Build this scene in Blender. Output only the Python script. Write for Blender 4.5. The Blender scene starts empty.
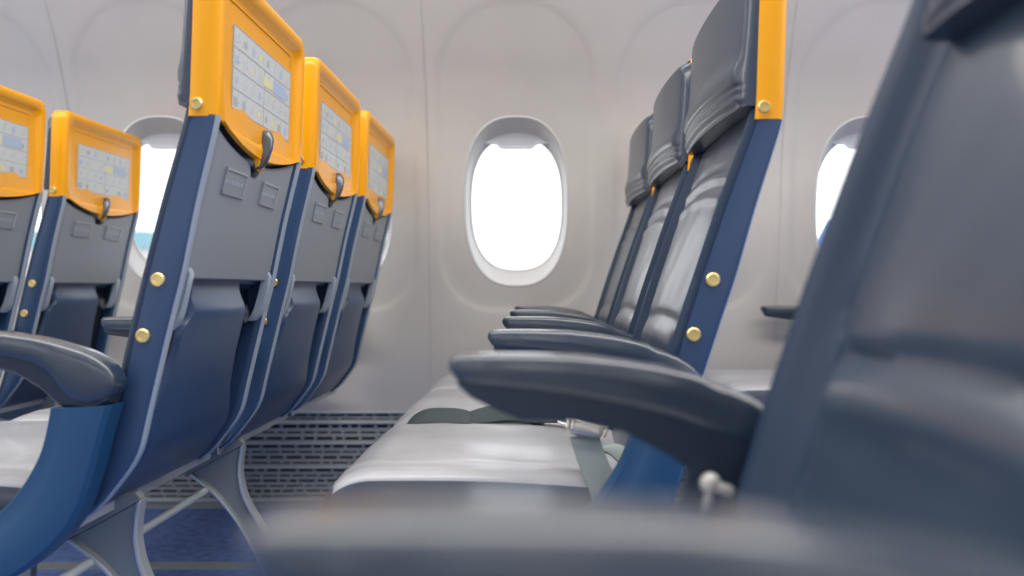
import bpy, bmesh, math, random
from mathutils import Vector, Matrix
random.seed(7)
S = bpy.context.scene
COL = S.collection

# ---------------------------------------------------------------- camera / world / light / exposure
ZC = 0.70
cam_d = bpy.data.cameras.new('camera')
cam = bpy.data.objects.new('camera', cam_d)
COL.objects.link(cam)
cam.location = (0, 0, ZC)
cam.rotation_euler = (math.radians(90), 0, 0)
cam_d.sensor_width = 36
cam_d.lens = 824 / 1024 * 36
cam_d.shift_x = -22 / 1024
cam_d.clip_start = 0.02
cam_d.clip_end = 500
cam_d.dof.use_dof = True
cam_d.dof.focus_distance = 1.45
cam_d.dof.aperture_fstop = 2.6
S.camera = cam

S.view_settings.view_transform = 'Standard'
S.view_settings.look = 'None'
S.view_settings.gamma = 1
S.view_settings.use_curve_mapping = False
S.view_settings.exposure = 0.0

world = bpy.data.worlds.new('overcast sky')
S.world = world
world.use_nodes = True
bg = world.node_tree.nodes['Background']
bg.inputs['Color'].default_value = (0.96, 0.975, 1.0, 1)
bg.inputs['Strength'].default_value = 2.2


def area(name, loc, rot, sx, sy, power, color):
    l = bpy.data.lights.new(name, 'AREA')
    l.shape = 'RECTANGLE'
    l.size, l.size_y, l.energy, l.color = sx, sy, power, color
    o = bpy.data.objects.new(name, l)
    o.location, o.rotation_euler = loc, rot
    COL.objects.link(o)
    return o


# the cabin's ceiling light strips running fore and aft over the aisle
area('cabin_ceiling_light', (0.0, 0.9, 2.08), (0, 0, 0), 8.0, 0.55, 120, (1.0, 0.93, 0.84))

# warm wash strips under the overhead bins, along both sidewalls
area('sidewall_light', (0.0, 1.95, 1.70), (math.radians(12), 0, 0), 8.0, 0.10, 24, (1.0, 0.92, 0.83))
area('sidewall_light', (0.0, -0.15, 1.70), (math.radians(-12), 0, 0), 8.0, 0.10, 24, (1.0, 0.92, 0.83))


# ---------------------------------------------------------------- materials
def mat(name, color, rough=0.5, metal=0.0, bump=0.0, bscale=200, var=0.0, vscale=8, coat=0.0, spec=0.5, stretch=None):
    m = bpy.data.materials.new(name)
    m.use_nodes = True
    nt = m.node_tree
    p = nt.nodes['Principled BSDF']
    p.inputs['Base Color'].default_value = (*color, 1)
    p.inputs['Roughness'].default_value = rough
    p.inputs['Metallic'].default_value = metal
    p.inputs['Coat Weight'].default_value = coat
    p.inputs['Coat Roughness'].default_value = 0.15
    p.inputs['Specular IOR Level'].default_value = spec
    tc = nt.nodes.new('ShaderNodeTexCoord')
    mp = nt.nodes.new('ShaderNodeMapping')
    if stretch: mp.inputs['Scale'].default_value = stretch
    nt.links.new(tc.outputs['Object'], mp.inputs['Vector'])
    if bump:
        n = nt.nodes.new('ShaderNodeTexNoise')
        n.inputs['Scale'].default_value = bscale
        n.inputs['Detail'].default_value = 3
        b = nt.nodes.new('ShaderNodeBump')
        b.inputs['Strength'].default_value = bump
        b.inputs['Distance'].default_value = 0.002
        nt.links.new(mp.outputs[0], n.inputs['Vector'])
        nt.links.new(n.outputs['Fac'], b.inputs['Height'])
        nt.links.new(b.outputs['Normal'], p.inputs['Normal'])
    if var:
        n = nt.nodes.new('ShaderNodeTexNoise')
        n.inputs['Scale'].default_value = vscale
        n.inputs['Detail'].default_value = 4
        r = nt.nodes.new('ShaderNodeValToRGB')
        r.color_ramp.elements[0].position = 0.3
        r.color_ramp.elements[1].position = 0.7
        r.color_ramp.elements[0].color = (*[c * (1 - var) for c in color], 1)
        r.color_ramp.elements[1].color = (*[min(1, c * (1 + var)) for c in color], 1)
        nt.links.new(mp.outputs[0], n.inputs['Vector'])
        nt.links.new(n.outputs['Fac'], r.inputs['Fac'])
        nt.links.new(r.outputs[0], p.inputs['Base Color'])
    return m


M = {}
M['wall'] = mat('wall panel', (0.60, 0.59, 0.57), 0.45, bump=0.05, bscale=400, var=0.02)
M['bezel'] = mat('window bezel', (0.58, 0.59, 0.60), 0.35)
M['shade'] = mat('window shade', (0.62, 0.66, 0.72), 0.45)
M['seam'] = mat('panel seam', (0.33, 0.32, 0.31), 0.6)
M['grille'] = mat('grille metal', (0.36, 0.40, 0.42), 0.42, bump=0.05)
M['rail'] = mat('grille rail', (0.55, 0.60, 0.62), 0.35)
M['slot'] = mat('dark slot', (0.015, 0.02, 0.024), 0.8)
M['leather'] = mat('navy leather', (0.032, 0.052, 0.086), 0.35, coat=0.3, bump=0.12, bscale=260, var=0.10, vscale=5)
M['bolster'] = mat('shaded bolster leather', (0.016, 0.036, 0.075), 0.5, bump=0.2, bscale=260, spec=0.3)  # same seat leather, with the bolsters' shaded look put into a darker colour
M['pin'] = mat('pale metal pin', (0.52, 0.51, 0.49), 0.35, metal=0.3)
M['leather_glare'] = mat('glare-grey cushion leather', (0.40, 0.42, 0.46), 0.42, coat=0.4, bump=0.3, bscale=180, var=0.15, vscale=7)  # glare on the cushion tops put into the base colour
M['plastic'] = mat('navy plastic', (0.030, 0.068, 0.155), 0.33, bump=0.06, bscale=500, var=0.05)
M['panelblue'] = mat('blue end bay plastic', (0.012, 0.070, 0.170), 0.38, bump=0.06, bscale=500)
M['tray'] = mat('grey tray plastic', (0.26, 0.29, 0.335), 0.42, bump=0.08, bscale=600)
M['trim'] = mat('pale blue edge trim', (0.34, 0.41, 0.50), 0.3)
M['yellow'] = mat('yellow plastic', (0.93, 0.40, 0.0), 0.32, bump=0.03, bscale=500)
M['pad'] = mat('armrest pad', (0.026, 0.044, 0.072), 0.30, coat=0.9, bump=0.10, bscale=400)
M['armbody'] = mat('armrest body', (0.012, 0.026, 0.052), 0.45)
M['brass'] = mat('brass bolt', (0.75, 0.58, 0.24), 0.28, metal=0.75)
M['steel'] = mat('silver steel', (0.72, 0.69, 0.64), 0.32, metal=0.6)
M['leg'] = mat('grey cast leg', (0.21, 0.24, 0.25), 0.45, metal=0.0)
M['legrim'] = mat('bright leg edge', (0.48, 0.52, 0.54), 0.3, metal=0.4)
M['card'] = mat('placard paper', (0.58, 0.62, 0.65), 0.4)
M['ink'] = mat('placard grid', (0.42, 0.44, 0.46), 0.5)
M['inkblue'] = mat('placard blue', (0.42, 0.52, 0.70), 0.5)
M['inkpale'] = mat('placard figure', (0.56, 0.60, 0.61), 0.5)
M['inkyel'] = mat('placard yellow', (0.72, 0.70, 0.42), 0.5)
M['dark'] = mat('painted pocket shade', (0.008, 0.015, 0.03), 0.5)  # shade inside the shallow shell pockets, painted as a dark colour
M['latch'] = mat('latch', (0.12, 0.13, 0.15), 0.25, metal=0.5)
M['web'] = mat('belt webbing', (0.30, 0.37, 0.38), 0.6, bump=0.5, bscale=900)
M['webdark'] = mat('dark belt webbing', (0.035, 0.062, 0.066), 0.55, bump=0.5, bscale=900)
M['carpet'] = mat('blue carpet', (0.13, 0.21, 0.50), 0.95, bump=0.8, bscale=900, var=0.25, vscale=40)
M['carpetl'] = mat('light carpet stripe', (0.10, 0.30, 0.58), 0.95, bump=0.8, bscale=900)
M['out_blue'] = mat('pale blue cladding', (0.22, 0.42, 0.50), 0.6)
M['out_deep'] = mat('blue paint', (0.14, 0.24, 0.50), 0.5)
M['out_ground'] = mat('concrete apron', (0.45, 0.46, 0.46), 0.9, var=0.08, vscale=0.3)


def glass():
    m = bpy.data.materials.new('window glass')
    m.use_nodes = True
    nt = m.node_tree
    nt.nodes.clear()
    o = nt.nodes.new('ShaderNodeOutputMaterial')
    mx = nt.nodes.new('ShaderNodeMixShader')
    t = nt.nodes.new('ShaderNodeBsdfTransparent')
    g = nt.nodes.new('ShaderNodeBsdfGlossy')
    t.inputs[0].default_value = (0.985, 0.99, 0.99, 1)
    g.inputs['Roughness'].default_value = 0.03
    mx.inputs[0].default_value = 0.06
    nt.links.new(t.outputs[0], mx.inputs[1])
    nt.links.new(g.outputs[0], mx.inputs[2])
    nt.links.new(mx.outputs[0], o.inputs[0])
    return m


M['glass'] = glass()


# ---------------------------------------------------------------- helpers
def lerp_tab(tab, v):
    if v <= tab[0][0]:
        a, b = tab[0], tab[1]
    elif v >= tab[-1][0]:
        a, b = tab[-2], tab[-1]
    else:
        for a, b in zip(tab, tab[1:]):
            if a[0] <= v <= b[0]: break
    t = (v - a[0]) / (b[0] - a[0])
    return a[1] + (b[1] - a[1]) * t


def smooth_tab(tab, v, w=0.02):
    return sum(lerp_tab(tab, v + d * w) for d in (-1, -.5, 0, .5, 1)) / 5


def sstep(a, b, v):
    t = max(0, min(1, (v - a) / (b - a)))
    return t * t * (3 - 2 * t)


def finish(bm, name, mats, parent=None, loc=(0, 0, 0), smooth=True, angle=40, bevel=0, kind=None, recalc=True, sub=0):
    if recalc: bmesh.ops.recalc_face_normals(bm, faces=bm.faces)
    me = bpy.data.meshes.new(name)
    bm.to_mesh(me)
    bm.free()
    if not isinstance(mats, (list, tuple)): mats = [mats]
    for m in mats: me.materials.append(M[m])
    for p in me.polygons: p.use_smooth = smooth
    if smooth: me.set_sharp_from_angle(angle=math.radians(angle))
    o = bpy.data.objects.new(name, me)
    o.location = loc
    COL.objects.link(o)
    if parent: o.parent = parent
    if bevel:
        b = o.modifiers.new('bevel', 'BEVEL')
        b.width, b.segments, b.limit_method = bevel, 2, 'ANGLE'
        b.angle_limit = math.radians(35)
    if sub:
        s = o.modifiers.new('sub', 'SUBSURF')
        s.levels = s.render_levels = sub
    if kind: o['kind'] = kind
    return o


def box(bm, c, s, mi=0, rot=None):
    r = bmesh.ops.create_cube(bm, size=1)
    mtx = Matrix.Translation(c) @ (rot.to_4x4() if rot else Matrix()) @ Matrix.Diagonal((*s, 1))
    bmesh.ops.transform(bm, matrix=mtx, verts=r['verts'])
    for v in r['verts']:
        for f in v.link_faces: f.material_index = mi
    return r['verts']


def grid(bm, P, mi=0, closed_u=False, closed_v=False):
    V = [[bm.verts.new(p) for p in row] for row in P]
    nu, nv = len(V), len(V[0])
    for i in range(nu if closed_u else nu - 1):
        for j in range(nv if closed_v else nv - 1):
            try:
                f = bm.faces.new((V[i][j], V[(i + 1) % nu][j], V[(i + 1) % nu][(j + 1) % nv], V[i][(j + 1) % nv]))
                f.material_index = mi
            except ValueError:
                pass
    return V


def loft(bm, rings, mi=0, cap=True):
    V = grid(bm, rings, mi, closed_v=True)
    if cap:
        for r in (V[0], V[-1]):
            f = bm.faces.new(r)
            f.material_index = mi
    return V


def tube(bm, pts, r, n=10, mi=0, cap=True):
    pts = [Vector(p) for p in pts]
    rings = []
    up = Vector((0.13, 0.31, 0.94))
    for i, p in enumerate(pts):
        d = (pts[min(i + 1, len(pts) - 1)] - pts[max(i - 1, 0)]).normalized()
        a = d.cross(up).normalized()
        b = d.cross(a).normalized()
        rr = r[i] if isinstance(r, (list, tuple)) else r
        rings.append([p + rr * (math.cos(t) * a + math.sin(t) * b) for t in [2 * math.pi * k / n for k in range(n)]])
    loft(bm, rings, mi, cap)


def prism(bm, poly_xz, y0, y1, mi=0):
    """closed polygon in x,z pushed along y"""
    a = [bm.verts.new((x, y0, z)) for x, z in poly_xz]
    b = [bm.verts.new((x, y1, z)) for x, z in poly_xz]
    n = len(a)
    fs = [bm.faces.new(a), bm.faces.new(b)]
    for i in range(n):
        fs.append(bm.faces.new((a[i], a[(i + 1) % n], b[(i + 1) % n], b[i])))
    for f in fs: f.material_index = mi


def smooth_poly(pts, it=2):
    for _ in range(it):
        q = []
        n = len(pts)
        for i in range(n):
            a, b = pts[i], pts[(i + 1) % n]
            q.append((a[0] * .75 + b[0] * .25, a[1] * .75 + b[1] * .25))
            q.append((a[0] * .25 + b[0] * .75, a[1] * .25 + b[1] * .75))
        pts = q
    return pts


def smooth_line(pts, it=2):
    for _ in range(it):
        q = [pts[0]]
        for a, b in zip(pts, pts[1:]):
            q.append(tuple(x * .75 + y * .25 for x, y in zip(a, b)))
            q.append(tuple(x * .25 + y * .75 for x, y in zip(a, b)))
        q.append(pts[-1])
        pts = q
    return pts


def tag(o, label, cat, group=None):
    o['label'], o['category'] = label, cat
    if group: o['group'] = group
    return o


def empty(name, loc=(0, 0, 0)):
    o = bpy.data.objects.new(name, None)
    o.empty_display_size = 0.1
    o.location = loc
    COL.objects.link(o)
    return o


# ---------------------------------------------------------------- the setting: sidewall
WTAB = [(0.0, 2.615), (0.30, 2.61), (0.60, 2.60), (0.85, 2.555), (1.0, 2.54), (1.15, 2.525), (1.3, 2.485), (1.5, 2.40), (1.8, 2.24)]
def WY(z): return smooth_tab(WTAB, z, 0.09)

PITCH = 0.543
WZ = 0.964
BX0 = -0.055
Z0, Z1 = 0.306, 1.78

def oval(a, b, n=2.55, cz=0.0):
    return lambda x, z: (abs(x / a) ** n + abs((z - cz) / b) ** n) - 1
def rrect(hx, zlo, zhi, rt, rb):
    def f(x, z):
        r = rt if z > (zlo + zhi) / 2 else rb
        cz, hz = (zlo + zhi) / 2, (zhi - zlo) / 2
        qx, qz = abs(x) - hx + r, abs(z - cz) - hz + r
        return math.hypot(max(qx, 0), max(qz, 0)) + min(max(qx, qz), 0) - r
    return f
def ray(f, t):
    lo, hi = 0.0, 3.0
    for _ in range(40):
        m = (lo + hi) / 2
        if f(m * math.cos(t), m * math.sin(t)) < 0: lo = m
        else: hi = m
    return lo * math.cos(t), lo * math.sin(t)

def angles(hx, zlo, zhi, n=144):
    A = [2 * math.pi * k / n for k in range(n)]
    for cx, cz in ((hx, zhi), (-hx, zhi), (-hx, zlo), (hx, zlo)):
        t = math.atan2(cz, cx) % (2 * math.pi)
        k = min(range(len(A)), key=lambda i: abs(A[i] - t))
        A[k] = t
    return A

def loops(bm, cx, specs, A):
    """specs: list of (xz function points, depth) ; returns nothing"""
    rings = []
    for pts, d in specs:
        rings.append([(cx + x, WY(WZ + z) + d, WZ + z) for x, z in pts])
    grid(bm, rings, closed_v=True)

bm = bmesh.new()
BAYS = list(range(-8, 9))
for k in BAYS:
    cx = BX0 + k * PITCH
    hx = PITCH / 2
    A = angles(hx, Z0 - WZ, Z1 - WZ)
    g = lambda f: [ray(f, t) for t in A]
    opening = g(oval(.164, .261))
    rin = g(rrect(.222, -.322, .555, .20, .15))
    rout = g(rrect(.246, -.346, .579, .224, .174))
    def rect(x, z): return max(abs(x) - hx, z - (Z1 - WZ), (Z0 - WZ) - z)
    rc = g(rect)
    mix = lambda p, q, t: [((1 - t) * a[0] + t * b[0], (1 - t) * a[1] + t * b[1]) for a, b in zip(p, q)]
    sp = [(mix(opening, rin, t), .005) for t in (0, .25, .5, .75, 1)]
    sp += [(mix(rin, rout, t), .005 * (1 - sstep(0, 1, t))) for t in (.33, .66, 1)]
    sp += [(mix(rout, rc, t), 0) for t in (.2, .4, .6, .8, 1)]
    loops(bm, cx, sp, A)
bmesh.ops.remove_doubles(bm, verts=bm.verts, dist=0.0006)
wb = finish(bm, 'wall_back', 'wall', kind='structure', angle=60)
# the cabin's other sidewall, behind the camera, and the lining over the aisle
wf = wb.copy()
COL.objects.link(wf)
wf.name = 'wall_front'
wf.location = (2 * BX0, 1.8, 0)
wf.rotation_euler = (0, 0, math.pi)
bm = bmesh.new()
prof = [(2.26, 1.78), (2.20, 1.745), (1.72, 1.70), (1.55, 1.72), (1.45, 1.80), (1.36, 2.03), (1.22, 2.12), (.9, 2.14)]
prof = prof + [(1.8 - y, z) for y, z in reversed(prof[:-1])]
grid(bm, [[(x, y, z) for y, z in prof] for x in (-4.7, 4.6)])
finish(bm, 'ceiling', 'wall', kind='structure')
bm = bmesh.new()
box(bm, (-.05, -.842, .153), (9.3, .02, .306))
finish(bm, 'baseboard_front', 'grille', kind='structure', smooth=False)
for nm, x in (('added_end_wall_left', -4.7), ('added_end_wall_right', 4.6)):  # unseen end walls, added to keep sky light out of the open ends
    bm = bmesh.new()
    box(bm, (x, .9, 1.07), (.04, 3.5, 2.14))
    finish(bm, nm, 'wall', kind='structure', smooth=False)

# seams between the moulded panels
n = 0
for k in (-6, -4, -2, 0, 2, 4, 6):
    x = BX0 + (k - .5) * PITCH
    bm = bmesh.new()
    P = []
    for i in range(30):
        z = Z0 + (Z1 - Z0) * i / 29
        P.append([(x - .0022, WY(z) - .0006, z), (x - .0012, WY(z) + .001, z), (x + .0012, WY(z) + .001, z), (x + .0022, WY(z) - .0006, z)])
    grid(bm, P)
    n += 1
    finish(bm, 'trim_%d' % n, 'seam', kind='structure')

# windows
def add_window(idx, k):
    cx = BX0 + k * PITCH
    root = empty('window_%d' % idx, (cx, WY(WZ), WZ))
    root['kind'] = 'structure'
    y0 = WY(WZ)
    A = [2 * math.pi * i / 144 for i in range(144)]
    bm = bmesh.new()
    rings = []
    for a, b, d, cz in ((.166, .263, .010, 0), (.164, .261, .006, 0), (.160, .257, .004, 0), (.156, .253, .008, 0), (.1545, .249, .016, 0),
                        (.152, .236, .032, 0), (.150, .222, .048, 0), (.147, .212, .058, 0), (.145, .209, .060, 0), (.142, .206, .060, 0), (.141, .205, .064, 0)):
        f = oval(a, b, 2.55, cz)
        rings.append([(p[0], WY(WZ + p[1]) + d - y0, p[1]) for p in [ray(f, t) for t in A]])
    grid(bm, rings, closed_v=True)
    finish(bm, 'window_frame', 'bezel', root, angle=50)
    bm = bmesh.new()
    f = oval(.145, .209)
    pts = [ray(f, t) for t in A]
    bm.faces.new([bm.verts.new((x, WY(WZ + z) + .064 - y0, z)) for x, z in pts])
    finish(bm, 'window_pane', 'glass', root, smooth=False)
    # shade drawn almost fully up: curved lower lip with a finger tab
    bm = bmesh.new()
    P = []
    for i in range(25):
        u = -1 + i / 12
        x = u * .105
        zb = .176 + .012 * (abs(u) > .55) * 1.0
        zb = .172 + .014 * sstep(.45, .62, abs(u))
        zt = .222
        row = []
        for z, d in ((zt, .052), (zb + .007, .052), (zb + .005, .046), (zb, .044), (zb - .003, .048), (zb, .054), (zt, .056)):
            row.append((x, WY(WZ + z) + d - y0, z))
        P.append(row)
    grid(bm, P)
    finish(bm, 'window_shade', 'shade', root, angle=50)
for i, k in enumerate((-4, -3, -2, -1, 0, 1, 2, 3, 4)): add_window(i + 1, k)

# dado air grille below the panels
bm = bmesh.new()
XA, XB = -3.2, 2.6
box(bm, ((XA + XB) / 2, 2.632, .153), (XB - XA, .004, .306), 1)
rails = [.306, .274, .209, .133, .027]
bands = [(.306, .274, 2), (.274, .209, 3), (.209, .133, 4), (.133, .027, 6)]
rr = random.Random(3)
for zt, zb, nr in bands:
    zt -= .0035; zb += .0035
    h = (zt - zb) / nr
    for r in range(nr):
        zc_ = zt - h * (r + .5)
        sl = h * (.52 if r % 2 == 0 else .34)
        # solid rib above and below each slot row
        for s in (-1, 1):
            hh = (h - sl) / 2
            box(bm, ((XA + XB) / 2, 2.6225, zc_ + s * (sl / 2 + hh / 2)), (XB - XA, .015, hh + .0002), 0)
        x = XA + rr.random() * .03
        while x < XB:
            L = rr.choice((.022, .034, .044, .050))
            box(bm, (x, 2.6225, zc_), (.0085, .0149, sl + .0004), 0)
            x += L + .0085
box(bm, ((XA + XB) / 2, 2.6225, .0135), (XB - XA, .016, .027), 0)
gr = finish(bm, 'baseboard_back', ['grille', 'slot'], kind='structure', smooth=False, recalc=False)
for i, z in enumerate(rails):
    bm = bmesh.new()
    box(bm, ((XA + XB) / 2, 2.612, z), (XB - XA, .012, .0075 if i else .006), 0)
    finish(bm, 'trim_%d' % (n + i + 1), 'rail', kind='structure', bevel=.0015)
n += 5

# floor: carpet, its pale stripes and the seat tracks
bm = bmesh.new()
box(bm, (-.05, .9, -.02), (9.4, 3.7, .04))
finish(bm, 'floor', 'carpet', kind='structure', smooth=False)
for y in (1.62, 1.70, 1.86):
    n += 1
    bm = bmesh.new()
    box(bm, (0, y, .001), (5.2, .035 if y != 1.86 else .012, .002))
    finish(bm, 'trim_%d' % n, 'carpetl', kind='structure', smooth=False)
for y in (1.3, 2.07):
    n += 1
    bm = bmesh.new()
    P = [(-2.5, y - .022, .0), (-2.5, y - .016, .007), (-2.5, y + .016, .007), (-2.5, y + .022, .0)]
    grid(bm, [P, [(2.5, p[1], p[2]) for p in P]])
    finish(bm, 'trim_%d' % n, 'leg', kind='structure')

# ---------------------------------------------------------------- outside the windows
bm = bmesh.new()
box(bm, (0, 203, -3.1), (500, 400, .2))
finish(bm, 'ground', 'out_ground', kind='structure', smooth=False)
bm = bmesh.new()
box(bm, (-38, 62, .25), (21, 8, 6.5), 1)
box(bm, (-38, 62, 4.1), (21.6, 8.6, 1.2), 0)
for i in range(5): box(bm, (-46 + 4 * i, 57.9, 1.5), (2.2, .2, 1.6), 0)
tag(finish(bm, 'airport_building', ['out_blue', 'bezel'], smooth=False), 'white building with a pale blue roof band far outside the left-hand cabin window', 'building')
bm = bmesh.new()
prism(bm, [(17.5, -2), (28, -2), (28, 2.9), (23.6, 5.6), (21.6, 5.6), (19.9, 2.9)], 60, 60.4)
tag(finish(bm, 'tail_fin', 'out_deep', smooth=False, bevel=.1), 'blue fin-shaped object outside the window at the right', 'aircraft tail')

# ---------------------------------------------------------------- seat geometry (local: x aft, y across 0..W, z up)
W = 0.405
CW, CO = 0.455, -0.006     # cushion width and its offset from the back's near side
XR = [(.385, .150), (.394, .168), (.433, .200), (.473, .230), (.532, .243), (.617, .263), (.671, .276), (.7125, .287),
      (.8175, .308), (.931, .335), (1.085, .340), (1.15, .342), (1.2, .344)]
XF = [(.40, .150), (.46, .170), (.53, .188), (.617, .2055), (.711, .227), (.8175, .254), (.923, .284), (.962, .292), (1.085, .301), (1.15, .303), (1.2, .305)]
def xr(z): return smooth_tab(XR, z, .018)
def xf(z): return smooth_tab(XF, z, .025)
PV = (.255, .711)          # pivot used to tilt the back
def bp(x, y, z): return (x - PV[0], y, z - PV[1])

def back_shell():
    bm = bmesh.new()
    zs = [.392 + (.932 - .392) * i / 48 for i in range(49)]
    # two side plates with a rolled rear flange
    for s in (0, 1):
        Y = lambda v: v if s == 0 else W - v
        P = []
        for z in zs:
            r_, f_ = xr(z), xf(z) + .014
            f_ = min(f_, r_ - .012)
            P.append([bp(f_, Y(.002), z), bp(r_ - .010, Y(0), z), bp(r_ - .003, Y(.002), z), bp(r_, Y(.007), z), bp(r_, Y(.013), z),
                      bp(r_ - .004, Y(.018), z), bp(r_ - .016, Y(.020), z), bp(f_, Y(.018), z)])
        V = loft(bm, P)
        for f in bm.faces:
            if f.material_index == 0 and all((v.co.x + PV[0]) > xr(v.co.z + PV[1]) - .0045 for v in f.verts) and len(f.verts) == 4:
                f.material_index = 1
    # centre surface between the flanges
    P = []
    def half_of(z): return .215 + .025 * sstep(.60, .55, z) + .24 * sstep(.56, .405, z)
    E = [0, .25, .5, .72, .88, .96, 1.0, 1.012, 1.024, 1.036, 1.05]      # relative to the middle panel's half width
    for j, z in enumerate(zs):
        hs = (min(.40 + .08 * sstep(.62, .50, z) - .06 * sstep(.645, .66, z), .474), min(half_of(z), .474))
        us = []
        for side, h in enumerate(hs):
            pos = [e * h for e in E]
            last = pos[-1]
            pos += [last + (.5 - last) * t for t in (.3, .6, 1)] if last < .5 else [.5, .5, .5]
            pos = [min(p, .5) for p in pos]
            us += [-p for p in reversed(pos)] if side == 0 else pos[1:]
        row = []
        for e0 in us:
            e = abs(e0)
            h = hs[0] if e0 < 0 else hs[1]
            y = W / 2 + (W - .032) * e0
            if z > .705: ins = .022
            else:
                k = sstep(h * .97, h * 1.045, e)
                depth = .024 * sstep(.41, .50, z)
                ins = .010 + k * depth - .012 * (1 - (e / .5) ** 2) * sstep(.42, .50, z) * sstep(.70, .66, z)
                ins += .010 * sstep(.66, .705, z)
            row.append(bp(xr(z) - ins, y, z))
        P.append(row)
    m = len(P[0]) - 1
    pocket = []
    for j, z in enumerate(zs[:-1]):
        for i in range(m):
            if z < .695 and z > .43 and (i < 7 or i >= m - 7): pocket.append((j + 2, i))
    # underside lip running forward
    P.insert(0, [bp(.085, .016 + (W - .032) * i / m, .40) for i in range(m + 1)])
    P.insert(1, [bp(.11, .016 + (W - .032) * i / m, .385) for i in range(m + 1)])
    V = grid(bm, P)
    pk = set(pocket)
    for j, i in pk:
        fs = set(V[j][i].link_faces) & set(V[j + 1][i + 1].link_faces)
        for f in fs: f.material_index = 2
    return bm

def outline(hw, zb, zt, r, dip=0.0, n=10):
    """closed y,z outline: rounded top corners, sagging lower edge, centred on W/2"""
    c = W / 2
    pts = []
    for i in range(17):
        u = i / 16
        pts.append((c - hw + 2 * hw * u, zb - dip * math.sin(math.pi * u) ** .8))
    for i in range(1, 7): pts.append((c + hw, zb + (zt - r - zb) * i / 6))
    for i in range(1, n): 
        t = math.pi / 2 * i / n
        pts.append((c + hw - r + r * math.cos(t), zt - r + r * math.sin(t)))
    for i in range(9): pts.append((c + hw - r - (2 * hw - 2 * r) * i / 8, zt))
    for i in range(1, n):
        t = math.pi / 2 * (1 + i / n)
        pts.append((c - hw + r + r * math.cos(t), zt - r + r * math.sin(t)))
    for i in range(0, 6): pts.append((c - hw, zt - r - (zt - r - zb) * i / 6))
    return pts

def shroud():
    bm = bmesh.new()
    h = W / 2
    spec = [  # half width, zb, zt, r, dip, depth-in from rear
        (h - .002, .930, 1.148, .022, .000, .039),
        (h, .930, 1.150, .024, .000, .037),
        (h, .930, 1.150, .024, .002, .012),
        (h - .003, .929, 1.147, .023, .008, .003),
        (h - .010, .928, 1.140, .021, .014, .0),
        (h - .020, .928, 1.130, .018, .022, .0),
        (h - .025, .928, 1.124, .017, .026, .004),
        (h - .030, .928, 1.118, .016, .028, .011),
        (h - .036, .929, 1.112, .018, .029, .012),
        (h - .09, .950, 1.09, .012, .020, .012),
        (h - .16, .99, 1.06, .006, .006, .012)]
    rings = []
    for hw, zb, zt, r, dip, d in spec:
        rings.append([bp(xr(z) - (min(d, .016) if .03 < y < W - .03 and z < 1.0 else d) + (.006 * sstep(.99, .92, z) if d > .0035 and d < .04 and hw < h - .02 else 0), y, z) for y, z in outline(hw, zb, zt, r, dip)])
    V = grid(bm, rings, closed_v=True)
    bm.faces.new(V[-1])
    # shallow recess ridge above the card
    for (ya, yb, za, zb_) in ((.055, .350, 1.1065, 1.1085), (.348, .351, 1.085, 1.1085)):
        P = [[bp(xr(z) - d, y, z) for y in (ya, yb)] for z, d in ((za, .0118), (za, .0104), (zb_, .0104), (zb_, .0118))]
        grid(bm, P)
    return bm

def plate(bm, y0, y1, z0, z1, d0, d1, mi=0, n=6, skew=0):
    """slab following the rear profile: d0 inner depth, d1 outer depth"""
    for i in range(n):
        a, b = z0 + (z1 - z0) * i / n, z0 + (z1 - z0) * (i + 1) / n
        v = [[bm.verts.new(bp(xr(z) - d, y, z)) for z in (a, b)] for y in (y0, y1) for d in (d0, d1)]
        q = [(v[1][0], v[1][1], v[3][1], v[3][0]), (v[0][0], v[0][1], v[1][1], v[1][0]), (v[2][0], v[2][1], v[3][1], v[3][0])]
        if i == 0: q.append((v[0][0], v[1][0], v[3][0], v[2][0]))
        if i == n - 1: q.append((v[0][1], v[1][1], v[3][1], v[2][1]))
        for f in q: bm.faces.new(f).material_index = mi

def placard():
    bm = bmesh.new()
    Y0, Y1, A, B = .074, .344, .957, 1.076
    plate(bm, Y0, Y1, A, B, .012, .0095, 0)
    t = .0014
    rows = [A + (B - A) * k / 4 for k in range(5)]
    for z in rows: plate(bm, Y0, Y1, z - t / 2, z + t / 2, .0095, .0091, 1, 1)
    for y in (Y0, Y1): plate(bm, y - t / 2, y + t / 2, A, B, .0095, .0091, 1, 4)
    mid = (Y0 + Y1) / 2
    plate(bm, mid - t / 2, mid + t / 2, A, rows[3], .0095, .0091, 1, 4)
    rg = random.Random(11)
    for r in range(4):
        ncell = 8
        for c in range(ncell):
            y = Y0 + (Y1 - Y0) * (c + .5) / ncell
            z = (rows[r] + rows[r + 1]) / 2
            mi = rg.choice((3, 3, 3, 1, 2, 4))
            w, h = .006 + .006 * rg.random(), .006 + .004 * rg.random()
            plate(bm, y - w, y + w * .3, z - h, z + h * .4, .0095, .0092, mi, 1)
            plate(bm, y + w * .2, y + w, z - h * .4, z + h, .0095, .0090, 3, 1)
    plate(bm, .255, .322, rows[2] + .004, rows[3] - .004, .0095, .0089, 2, 1)
    plate(bm, .206, .248, rows[2] + .005, rows[3] - .010, .0095, .0089, 4, 1)
    return bm

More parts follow.
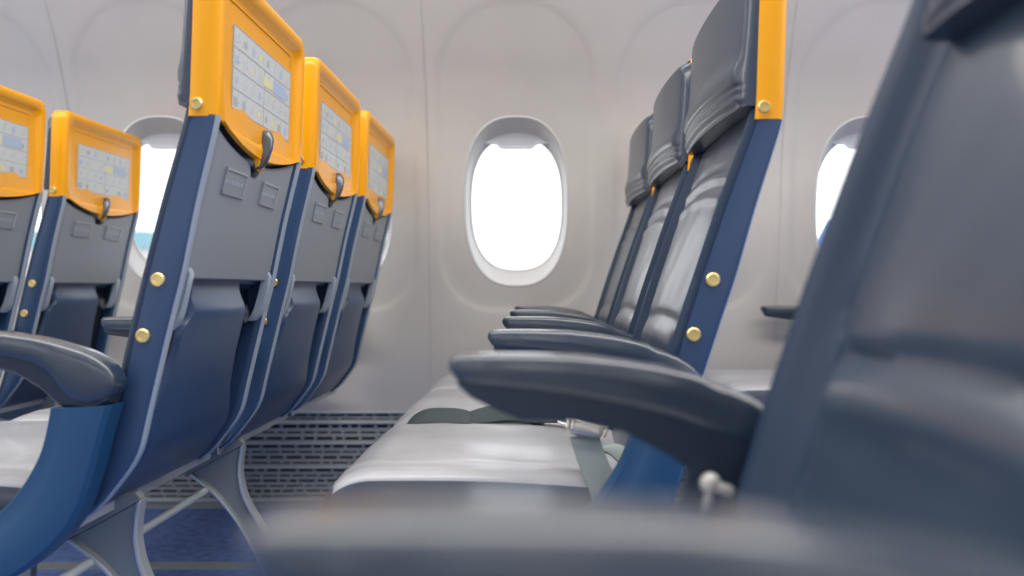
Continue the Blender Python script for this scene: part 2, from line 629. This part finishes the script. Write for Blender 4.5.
def tray():
    bm = bmesh.new()
    c = W / 2
    ys = [.022 + (W - .044) * i / 36 for i in range(37)]
    def top(y):
        u = (y - .022) / (W - .044)
        z = .924 - .030 * math.sin(math.pi * u) ** .8
        z -= .020 * math.exp(-((y - c) / .026) ** 4)      # notch for the latch
        return z
    nz = 14
    P = []
    for y in ys:
        edge = min(y - .022, W - .022 - y)
        row = [bp(xr(.7125) - .020, y, .7125), bp(xr(.7125) - .009, y, .7125)]
        for k in range(nz + 1):
            z = .7145 + (top(y) - .004 - .7145) * k / nz
            row.append(bp(xr(z) - .006 - .002 * (edge < .004), y, z))
        zt = top(y)
        row += [bp(xr(zt) - .009, y, zt), bp(xr(zt) - .020, y, zt)]
        P.append(row)
    V = grid(bm, P)
    for r in (V[0], V[-1]): bm.faces.new(r)
    return bm

def info_plate(y0, y1, z0, z1):
    bm = bmesh.new()
    t = .004
    plate(bm, y0, y1, z0, z1, .0065, .0052, 0, 2)
    for a, b, c_, d in ((y0, y1, z0, z0 + t), (y0, y0 + t, z0, z1)): plate(bm, a, b, c_, d, .0055, .0030, 0, 2)
    for a, b, c_, d in ((y0, y1, z1 - t * .8, z1), (y1 - t * .8, y1, z0, z1)): plate(bm, a, b, c_, d, .0055, .0035, 1, 2)
    w = (y1 - y0 - 4 * t) / 7
    for k in range(7):
        zc_ = (z0 + z1) / 2
        plate(bm, y0 + 2 * t + w * k, y0 + 2 * t + w * (k + .6), zc_ - .003, zc_ + .003, .0055, .0046, 2, 1)
    return bm

def disc_y(bm, x, y, z, r, h, s, mi=0, n=20):
    """low domed round head on a face looking along -y (s=-1) or +y"""
    rings = []
    for rr_, hh in ((r, -.001), (r, h * .5), (r * .86, h), (r * .55, h), (r * .5, h * .7), (r * .12, h * .7)):
        rings.append([(x + rr_ * math.cos(t), y + s * hh, z + rr_ * math.sin(t)) for t in [2 * math.pi * k / n for k in range(n)]])
    loft(bm, rings, mi)

def latch():
    bm = bmesh.new()
    c = W / 2
    z = .925
    # yellow-side notch bowl rim
    rings = []
    for rr_, d in ((.024, .012), (.022, .006), (.017, .004), (.015, .010)):
        rings.append([bp(xr(z) - d, c + rr_ * .85 * math.cos(t), z - .018 + rr_ * math.sin(t)) for t in [2 * math.pi * k / 24 for k in range(24)]])
    grid(bm, rings, 1, closed_v=True)
    # turning lever
    P = []
    for k, (zz, w, d) in enumerate(((.950, .004, .006), (.947, .006, -.002), (.935, .007, -.009), (.918, .008, -.011), (.902, .0085, -.010), (.890, .007, -.006), (.886, .004, .003))):
        q = c + (zz - .92) * .25
        w *= .75; d *= .8
        P.append([bp(xr(zz) - d, q - w, zz), bp(xr(zz) - d + .003, q - w * .4, zz), bp(xr(zz) - d + .003, q + w * .4, zz), bp(xr(zz) - d, q + w, zz),
                  bp(xr(zz) - .008, q + w, zz), bp(xr(zz) - .008, q - w, zz)])
    loft(bm, P)
    return bm

def tray_arm(y, s):
    bm = bmesh.new()
    P = []
    for z, w, d in ((.735, .006, .010), (.72, .008, .001), (.69, .008, 0), (.665, .009, .0), (.652, .011, .002), (.642, .008, .008)):
        P.append([bp(xr(z) - d - .001, y - w, z), bp(xr(z) - d, y, z), bp(xr(z) - d - .001, y + w, z), bp(xr(z) - d - .014, y + w, z), bp(xr(z) - d - .014, y - w, z)])
    loft(bm, P)
    return bm

def knob(y, z):
    bm = bmesh.new()
    x = xr(z) - .036
    rings = []
    for r_, h in ((.018, 0), (.018, .010), (.015, .016), (.008, .018), (.002, .018)):
        rings.append([bp(x + h, y + r_ * math.cos(t), z + r_ * math.sin(t)) for t in [2 * math.pi * k / 20 for k in range(20)]])
    loft(bm, rings)
    return bm

def back_cushion(wrinkles=True, top=.965):
    bm = bmesh.new()
    m, nz = 60, 90
    z0 = .43
    P = []
    for j in range(nz + 1):
        z = z0 + (top - z0) * j / nz
        row = []
        for i in range(m + 1):
            u = i / m
            e = min(u, 1 - u) * W                       # distance to nearer side
            y = .0025 + (W + .012) * u
            base = xf(z)
            seam_e = .038 + .022 * sstep(.75, .5, z)
            bulge = -.008 * math.sin(math.pi * u) ** .8
            roundoff = .010 * (1 - min(1, e / .010)) ** 2
            bolster = .015 * sstep(0.0, seam_e, e) if wrinkles else -.014 + .030 * sstep(0.004, seam_e, e)
            groove = .005 * math.exp(-((e - seam_e) / .004) ** 2)
            w_in = sstep(seam_e, seam_e + .02, e)
            f = 0
            # horizontal pull across the lumbar line
            zl = .642 + .012 * math.sin(math.pi * u)
            lm = .45 if wrinkles else 1
            f += lm * .008 * math.exp(-((z - zl) / .007) ** 2) * w_in - lm * .008 * math.exp(-((z - zl + .028) / .018) ** 2) * w_in
            if wrinkles:
                for zc_, dep in ((.868, .004), (.838, .004)):
                    zw = zc_ + .016 * math.sin(math.pi * u)
                    f += dep * math.exp(-((z - zw) / .007) ** 2) * w_in
                    f -= dep * .8 * math.exp(-((z - zw + .014) / .009) ** 2) * w_in
            f += .0005 * math.sin(u * 23 + 9 * z) * math.sin(z * 41 + 3 * u) * w_in
            topr = .012 * sstep(top - .02, top, z)
            row.append(bp(base + bulge + roundoff + bolster + groove + f + topr, y, z))
        # sides reach back into the shell
        xb = xf(z) + .018
        row = [bp(min(xb, xr(z) - .014), .004, z)] + row + [bp(min(xb, xr(z) - .014), W - .004, z)]
        P.append(row)
    V = grid(bm, P)
    for r in (V[0], V[-1]): bm.faces.new(r)
    for f in bm.faces:
        c = f.calc_center_median()
        se = .038 + .022 * sstep(.75, .5, c.z + PV[1])
        if min(c.y - .002, W + .014 - c.y) < se: f.material_index = 1
    return bm

def headrest(zb=.948, inset=0.0):
    bm = bmesh.new()
    m, nz = 60, 110
    zt = 1.152
    P = []
    for j in range(nz + 1):
        v = j / nz
        z = zb + (zt - zb) * v
        row = []
        for i in range(m + 1):
            u = i / m
            e = min(u, 1 - u) * W
            ru = 1 - min(1, e / .022)
            # rounded top corners
            rr_ = .045
            ex = max(0, rr_ - e)
            zz = z - (rr_ - math.sqrt(max(0, rr_ * rr_ - ex * ex))) * sstep(.4, 1, v)
            y = .001 + inset + (W + .008 - 2 * inset) * u
            x = xf(zz) - .012 - .016 * math.sin(math.pi * u) ** .5
            x += .006 * ru ** 2 + .020 * sstep(.90, 1, v) ** 2
            q = z - zb - .006 * math.sin(math.pi * u)
            inn = sstep(.004, .03, e)
            x += .008 * sstep(.012, 0, q) * (.3 + .7 * inn)
            x += .0035 * inn * (math.exp(-((q - .018) / .003) ** 2) + math.exp(-((q - .029) / .003) ** 2))
            x -= .006 * inn * math.exp(-((q - .045) / .02) ** 2)
            row.append(bp(x, y, zz))
        row = [bp(xr(z) - .034, .003 + inset, row[0][2] + PV[1])] + row + [bp(xr(z) - .034, W + .006 - inset, row[-1][2] + PV[1])]
        P.append(row)
    V = grid(bm, P)
    for r in (V[0], V[-1]): bm.faces.new(r)
    return bm

def seat_cushion():
    bm = bmesh.new()
    m, n_ = 44, 60
    xa, xb = -.285, .150
    prof = []   # s -> (x, z) : from under the front, round the nose, over the top to the back
    for i in range(n_ + 1):
        s = i / n_
        if s < .22:
            t = s / .22
            a = math.pi * (1.0 - .5 * t)
            prof.append((xa + .070 + .070 * math.cos(a), .400 + .050 * math.sin(a), 1))
        else:
            t = (s - .22) / .78
            x = xa + .070 + (xb - xa - .070) * t
            prof.append((x, .4500 + .004 * math.sin(math.pi * min(1, t * 1.2)) - .012 * t, 1))
    P = []
    for (x, z, _) in [(xa + .03, .378, 0), (xa + .008, .385, 0)] + prof:
        row = []
        for i in range(m + 1):
            u = i / m
            e = min(u, 1 - u) * CW
            y = CO + CW * u
            dz = .007 * (1 - (1 - min(1, e / .07)) ** 2) if z > .40 else 0
            dz -= .006 * (1 - min(1, e / .010)) ** 2 if z > .40 else 0
            dz -= .004 * math.exp(-((e - .055) / .006) ** 2) if z > .42 else 0
            if z > .43:
                dz += .0022 * math.sin(9 * u + 21 * x) * math.sin(17 * x - 5 * u) * sstep(.05, .09, e)
            row.append((x, y, z + dz))
        row = [(x, CO + .003, .380)] + [(x, CO, min(row[0][2] - .004, .40) if z > .4 else row[0][2])] + row + [(x, CO + CW, min(row[0][2] - .004, .40) if z > .4 else row[0][2])] + [(x, CO + CW - .003, .380)]
        P.append(row)
    V = grid(bm, P)
    bm.faces.new(V[-1])
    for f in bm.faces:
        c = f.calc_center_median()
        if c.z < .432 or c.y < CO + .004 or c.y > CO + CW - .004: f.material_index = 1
    return bm

def arm_mesh(deep=False, width=.043):
    bm = bmesh.new()
    T = [(-.060, .639, .635), (-.0585, .6425, .630), (-.055, .6445, .6255), (-.048, .6455, .622), (-.03, .646, .620), (0, .646, .6185), (.044, .645, .616), (.084, .641, .608),
         (.110, .637, .602), (.124, .634, .595), (.137, .631, .583), (.147, .628, .568), (.157, .625, .556), (.170, .621, .549), (.185, .615, .547), (.197, .608, .550), (.207, .600, .556), (.214, .590, .564), (.217, .580, .572)]
    if deep:
        B = [(-.06, .635), (-.055, .6255), (-.045, .6205), (-.01, .6175), (.027, .613), (.057, .608), (.09, .601), (.124, .593), (.153, .582), (.19, .574), (.217, .572)]
        T = [(x, a if x < .15 else a - .003, min(lerp_tab(B, x), a - .006)) for x, a, b in T]
    rings = []
    h = width / 2
    N = 28
    for x, zt, zb in T:
        c, hz = (zt + zb) / 2, (zt - zb) / 2
        wv = h * min(1, (.35 + .65 * math.sqrt(max(0, min(1, (x + .060) / .022)))) )
        wv *= .75 + .25 * sstep(.219, .200, x)
        ring = []
        for k in range(N):
            t = 2 * math.pi * k / N
            ct, st = math.cos(t), math.sin(t)
            ex = 2 / 4.2
            ring.append((x, wv * math.copysign(abs(ct) ** ex, ct), c + hz * math.copysign(abs(st) ** ex, st)))
        rings.append(ring)
    loft(bm, rings)
    return bm

def arm_body(deep=False, width=.034):
    bm = bmesh.new()
    if deep:
        T = [(-.052, .628, .620), (-.040, .628, .610), (-.02, .625, .600), (0, .625, .592), (.04, .622, .592), (.083, .612, .583), (.124, .60, .561), (.146, .59, .543), (.168, .585, .531), (.192, .585, .528), (.208, .58, .54)]
    else:
        T = [(-.050, .628, .618), (-.042, .628, .612), (0, .625, .606), (.05, .62, .600), (.09, .612, .588), (.12, .60, .570), (.138, .60, .553), (.15, .60, .546), (.19, .60, .543), (.209, .585, .552)]
    rings = []
    h = width / 2
    for x, zt, zb in T:
        b = min(.004, (zt - zb) * .3)
        rings.append([(x, -h, zt), (x, h, zt), (x, h, zb + b), (x, h - b, zb), (x, -h + b, zb), (x, -h, zb + b)])
    loft(bm, rings)
    return bm

def end_panel():
    """blue curved end bay under the aisle armrest"""
    bm = bmesh.new()
    inner = [(.132, .545), (.126, .51), (.117, .48), (.095, .442), (.071, .413), (.044, .396), (0, .386), (-.10, .382), (-.22, .385), (-.262, .392)]
    outer = [(.215, .549), (.203, .51), (.193, .466), (.170, .398), (.128, .354), (.081, .321), (.02, .305), (-.10, .300), (-.22, .312), (-.270, .345)]
    I, O = smooth_line(inner, 2), smooth_line(outer, 2)
    rings = []
    for a, b in zip(I, O):
        mid = ((a[0] * .62 + b[0] * .38), (a[1] * .62 + b[1] * .38))
        q = lambda t: (a[0] * (1 - t) + b[0] * t, a[1] * (1 - t) + b[1] * t)
        p = [q(0), q(.04), q(.30), q(.38), q(.93), q(1), q(1), q(0)]
        ys = [-.010, -.016, -.020, -.024, -.024, -.018, .014, .014]
        rings.append([(c[0], y, c[1]) for c, y in zip(p, ys)])
    loft(bm, rings)
    return bm

def rivet_bm(x, z, side, r=.0095):
    bm = bmesh.new()
    y = 0 if side == 0 else W
    disc_y(bm, x - PV[0], y, z - PV[1], r, .0028, -1 if side == 0 else 1)
    return bm

def make_seat(name, label, loc, tilt=0.0, dx=0.0, head=(0, 0), arms=(0,), panel=None, pmat='panelblue', arm_off=(0, 0, 0), deep=False, wrinkles=True, hb=.948, group=None, cache={}):
    root = empty(name, loc)
    tag(root, label, 'airplane seat', group)
    def back(key, fn, mats, parent=None, **kw):
        """part of the tilting back; mesh shared between seats"""
        nm = kw.pop('nm', key)
        if key in cache:
            o = cache[key].copy()
            COL.objects.link(o)
            o.name = nm
        else:
            o = finish(fn(), nm, mats, **kw)
            cache[key] = o
        o.parent = parent or root
        if parent is None:
            o.location = (PV[0] + dx, 0, PV[1])
            o.rotation_euler = (0, math.radians(tilt), 0)
            if nm in ('headrest', 'headrest_shroud'):
                # the head section has its own angle, turning about its lower edge
                hd = head[0] if nm == 'headrest' else head[1]
                hp = Vector((.30 - PV[0], 0, .93 - PV[1]))
                a, b = Matrix.Rotation(math.radians(tilt), 3, 'Y'), Matrix.Rotation(math.radians(tilt + hd), 3, 'Y')
                o.location = Vector(o.location) + a @ hp - b @ hp
                o.rotation_euler = (0, math.radians(tilt + hd), 0)
        else:
            o.location = (0, 0, 0)
            o.rotation_euler = (0, 0, 0)
        return o
    def fixed(key, fn, mats, y=0, parent=None, **kw):
        nm = kw.pop('nm', key)
        if key in cache:
            o = cache[key].copy()
            COL.objects.link(o)
            o.name = nm
        else:
            o = finish(fn(), nm, mats, **kw)
            cache[key] = o
        o.parent = parent or root
        o.location = (0, y, 0)
        return o
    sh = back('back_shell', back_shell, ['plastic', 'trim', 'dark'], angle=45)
    for side in (0, 1):
        for q, (x, z) in enumerate(((.235, .636), (.255, .711))):
            b = back('bolt%d%d' % (side, q), lambda: rivet_bm(x, z, side), 'brass', sh, nm='bolt')
            b['label'] = 'brass bolt head'
        yy = .034 if side == 0 else W - .034
        back('tray_arm%d' % side, lambda: tray_arm(yy, side), 'trim', sh, nm='tray_arm')
        back('hinge_knob%d' % side, lambda: knob(.060 if side == 0 else W - .060, .655), 'latch', sh, nm='hinge_knob')
    hs = back('headrest_shroud', shroud, 'yellow', angle=50)
    for side in (0, 1):
        b = back('bolt_top%d' % side, lambda: rivet_bm(.3065, .946, side, .0085), 'brass', hs, nm='bolt')
        b['label'] = 'pale brass bolt on the yellow corner'
    back('safety_placard', placard, ['card', 'ink', 'inkblue', 'inkpale', 'inkyel'], hs, smooth=False)
    back('tray_latch', latch, ['latch', 'yellow'], hs, angle=50)
    tr = back('tray_table', tray, 'tray', angle=30)
    back('info_plate_a', lambda: info_plate(.082, .170, .836, .874), ['tray', 'ink', 'trim'], tr, nm='info_plate', smooth=False)
    back('info_plate_b', lambda: info_plate(.242, .324, .836, .874), ['tray', 'ink', 'trim'], tr, nm='info_plate', smooth=False)
    back('backrest%d%g' % (wrinkles, hb), lambda: back_cushion(wrinkles, hb + .017 if wrinkles else 1.14), ['leather', 'bolster'], nm='backrest', angle=60)
    back('headrest%g' % hb, lambda: headrest(hb, 0 if wrinkles else .040), 'leather', nm='headrest', angle=60)
    fixed('seat_cushion', seat_cushion, ['leather_glare', 'leather'], angle=60)
    for k in arms:
        y = -.022 if k == 0 else .462
        y += arm_off[1 if k == 0 else 2]
        a = fixed('armrest%d' % deep, lambda: arm_mesh(deep), 'pad', y, nm='armrest', angle=60)
        a.location.x = arm_off[0]
        b = fixed('armrest_body%d' % deep, lambda: arm_body(deep), 'armbody', 0, a, nm='armrest_body', angle=40)
    if panel is not None:
        fixed('end_panel' + pmat, end_panel, pmat, -.024 if panel == 0 else .466, nm='end_panel', angle=35)
    return root

YS = [1.10, 1.584, 2.068]
ROW = 0.757
TL = (0.0, 0.0)
TR = (4.4, -.016)
g_l = 'yellow-backed airplane seats of the row ahead'
g_r = 'airplane seats facing left in the row across the aisle'
make_seat('airplane_seat', 'yellow-topped navy airplane seat seen from behind, nearest the aisle', (-ROW, YS[0], 0), *TL, panel=0, group=g_l)
make_seat('airplane_seat', 'yellow-topped airplane seat seen from behind, middle one of the nearer left row', (-ROW, YS[1], 0), *TL, group=g_l)
make_seat('airplane_seat', 'yellow-topped airplane seat seen from behind, by the window in the nearer left row', (-ROW, YS[2], 0), *TL, arms=(0, 1), group=g_l)
g_f = 'yellow-backed airplane seats two rows ahead'
make_seat('airplane_seat', 'yellow-topped airplane seat cut off by the left edge of the photo', (-2 * ROW, YS[1], 0), *TL, group=g_f)
make_seat('airplane_seat', 'yellow-topped airplane seat two rows ahead, beside the bright left window', (-2 * ROW, YS[2], 0), *TL, arms=(0, 1), group=g_f)
sR0 = make_seat('airplane_seat', 'navy leather airplane seat with yellow head side and brass bolts, facing left at the aisle', (0, YS[0], 0), *TR, head=(-4.0, -4.5), panel=0, deep=True, group=g_r)
sR1 = make_seat('airplane_seat', 'navy leather airplane seat facing left, middle of the row across the aisle', (0, YS[1], 0), *TR, head=(-4.0, -4.5), deep=True, group=g_r)
sR2 = make_seat('airplane_seat', 'navy leather airplane seat facing left, right of the main oval window, next to the wall', (0, YS[2], 0), *TR, head=(-4.0, -4.5), arms=(0, 1), deep=True, group=g_r)
make_seat('airplane_seat', 'airplane seat of the rearmost row by the wall, only cushion and armrest tip showing', (ROW, YS[2], 0), *TR, head=(-4.0, -4.5), arms=(0, 1))
sN = make_seat('airplane_seat', 'large blurred dark leather airplane seat in the right foreground', (0, .235, 0), 6.0, .003, arms=(0, 1), panel=1, pmat='armbody', arm_off=(-.010, -.007, -.012), deep=True, wrinkles=False, hb=.885)
bm = bmesh.new()
tube(bm, [(.129, .415, .44), (.134, .415, .515), (.138, .415, .538)], [.0045, .0045, .004], 14)
r_ = []
for k in range(9):
    a = math.pi * k / 8
    r_.append([(.139 + .0085 * math.sin(a) * math.cos(t), .415 + .0085 * math.sin(a) * math.sin(t), .546 - .0085 * math.cos(a)) for t in [2 * math.pi * i / 16 for i in range(16)]])
grid(bm, r_, closed_v=True)
tube(bm, [(.141, .412, .545), (.153, .410, .541), (.156, .410, .540)], [.004, .0045, .0025], 12)
o = finish(bm, 'recline_pivot', 'pin', sN)
o['label'] = 'silver pin with a round head'

# ---------------------------------------------------------------- frames that carry each row
def make_frame(label, x0, y0=1.10, legs=(1.20, 1.62), ylen=1.42):
    root = empty('seat_frame', (x0, y0, 0))
    tag(root, label, 'seat frame', 'seat frames under the rows')
    for ly in legs:
        bm = bmesh.new()
        front = [(.081, .335), (.110, .312), (.132, .294), (.154, .268), (.184, .2285), (.225, .15), (.262, .07), (.270, .008)]
        rear = [(.189, .394), (.184, .36), (.183, .331), (.195, .2835), (.2246, .238), (.27, .16), (.315, .07), (.330, .008)]
        F, R = smooth_line(front, 2), smooth_line(rear, 2)
        rings = []
        for a, b in zip(F, R):
            dx_, dz_ = b[0] - a[0], b[1] - a[1]
            L = math.hypot(dx_, dz_)
            t = .007 / L
            q = lambda s: (a[0] + dx_ * s, a[1] + dz_ * s)
            pr = [(q(0), -.011), (q(t), -.011), (q(t * 1.3), -.005), (q(1 - t * 1.3), -.005), (q(1 - t), -.011), (q(1), -.011),
                  (q(1), .011), (q(1 - t), .011), (q(1 - t * 1.3), .005), (q(t * 1.3), .005), (q(t), .011), (q(0), .011)]
            rings.append([(p[0], y, p[1]) for p, y in pr])
        V = loft(bm, rings)
        for f in bm.faces:
            ks = [v.index for v in f.verts]
        bm.verts.ensure_lookup_table(); bm.verts.index_update()
        for f in bm.faces:
            if len(f.verts) == 4:
                idx = sorted(set(v.index % 12 for v in f.verts))
                if idx in ([4, 5], [5, 6], [6, 7], [0, 11], [0, 1], [10, 11]): f.material_index = 1
        # mounting bracket up to the beams and front strut
        prism(bm, [(.081, .335), (.189, .394), (.180, .405), (-.02, .375), (-.24, .372), (-.24, .350), (.02, .338)], -.008, .008)
        prism(bm, [(-.24, .372), (-.21, .372), (-.235, .008), (-.275, .008)], -.010, .010)
        box(bm, (.30, 0, .010), (.09, .035, .014))
        box(bm, (-.255, 0, .010), (.08, .035, .014))
        finish(bm, 'leg', ['leg', 'legrim'], root, (0, ly - y0, 0), bevel=.002, angle=35)
    bm = bmesh.new()
    tube(bm, [(.115, 0.02, .303), (.115, legs[-1] - y0 - .012, .303)], .007, 12)
    finish(bm, 'cross_bar', 'rail', root)
    for x, z in ((.03, .365), (-.15, .362)):
        bm = bmesh.new()
        tube(bm, [(x, .01, z), (x, ylen, z)], .0165, 16)
        finish(bm, 'beam', 'leg', root)
    return root
make_frame('grey cast legs and cross bar under the left row of yellow-topped seats', -ROW)
make_frame('grey legs under the seats across the aisle, mostly hidden by the foreground armrests', 0)
make_frame('grey legs under the seats two rows ahead, at the left edge', -2 * ROW, YS[1], (1.70, 2.3), .92)
make_frame('grey legs under the rearmost seat by the wall at right', ROW, YS[2], (2.15, 2.40), .44)
make_frame('grey legs under the large blurred seat in the foreground', 0, .215, (.30, .58), .44)

# ---------------------------------------------------------------- seat belts on the row across the aisle
def ribbon(bm, pts, w, th, wdir, mi=0):
    pts = [Vector(p) for p in pts]
    wd = Vector(wdir).normalized()
    rings = []
    for i, p in enumerate(pts):
        d = (pts[min(i + 1, len(pts) - 1)] - pts[max(i - 1, 0)]).normalized()
        nrm = d.cross(wd).normalized()
        rings.append([p + wd * w / 2 + nrm * th / 2, p - wd * w / 2 + nrm * th / 2, p - wd * w / 2 - nrm * th / 2, p + wd * w / 2 - nrm * th / 2])
    loft(bm, rings, mi)

# belt with the buckle, lying over the aisle seat's edge
bm = bmesh.new()
ribbon(bm, smooth_line([(.068, .035, .497), (.073, .022, .484), (.080, .010, .463), (.092, -.006, .438), (.098, -.012, .415), (.100, -.014, .385)]), .040, .003, (1, .2, .15))
ribbon(bm, smooth_line([(.090, .055, .474), (.110, .050, .478), (.128, .035, .465), (.135, .012, .445), (.130, -.008, .425), (.122, -.012, .39)]), .026, .003, (.9, .5, .3), 0)
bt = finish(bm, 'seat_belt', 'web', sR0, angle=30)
bt['label'] = 'grey-green webbing strap'
bm = bmesh.new()
R_ = Matrix.Rotation(math.radians(14), 3, 'Y') @ Matrix.Rotation(math.radians(-18), 3, 'X')
c0 = Vector((.070, .030, .506))
body = []
for x, h, w in ((-.024, .007, .012), (-.022, .010, .014), (-.016, .011, .015), (.016, .009, .014), (.021, .008, .013), (.024, .004, .010)):
    body.append([c0 + R_ @ Vector((x, w * math.copysign(abs(math.cos(t)) ** .6, math.cos(t)), h * math.copysign(abs(math.sin(t)) ** .6, math.sin(t)))) for t in [2 * math.pi * k / 20 for k in range(20)]])
loft(bm, body)
for x in (-.026, -.019): # raised end ridges
    tube(bm, [c0 + R_ @ Vector((x, -.015, -.006)), c0 + R_ @ Vector((x, -.014, .009)), c0 + R_ @ Vector((x, .012, .010))], .0026, 8)
tube(bm, [c0 + R_ @ Vector((.026, -.015, -.006)), c0 + R_ @ Vector((.028, -.012, .010)), c0 + R_ @ Vector((.024, .012, .010))], .002, 8)
tube(bm, [c0 + R_ @ Vector((-.026, 0, 0)), c0 + R_ @ Vector((-.038, .004, .001))], .0022, 8)
bk = finish(bm, 'buckle', 'steel', bt, angle=40)
bk['label'] = 'polished silver buckle'
# loose dark webbing heaped between aisle and middle cushions
bm = bmesh.new()
def hump(x0, x1, y0, y1, h, ph):
    P = []
    for i in range(25):
        u = i / 24
        x = x0 + (x1 - x0) * u
        row = []
        for j in range(7):
            v = j / 6
            y = y0 + (y1 - y0) * v
            z = .449 + h * math.sin(math.pi * u) ** .7 * (.35 + .65 * v) + .002 * math.sin(9 * u + ph)
            row.append((x, y, z))
        P.append(row)
    top = [[(a, b, c + .002) for a, b, c in r] for r in P]
    grid(bm, [r + list(reversed(t)) for r, t in zip(P, top)], closed_v=True)
hump(-.235, -.10, -.11, -.035, .026, 0)
hump(-.14, .02, -.10, -.02, .030, 2)
ribbon(bm, [(-.10, -.08, .458), (-.02, -.085, .460), (.05, -.10, .462), (.09, -.12, .462)], .03, .003, (0, 1, .1))
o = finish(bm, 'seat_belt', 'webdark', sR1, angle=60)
o['label'] = 'dark green-grey webbing lying loose on the cushions'
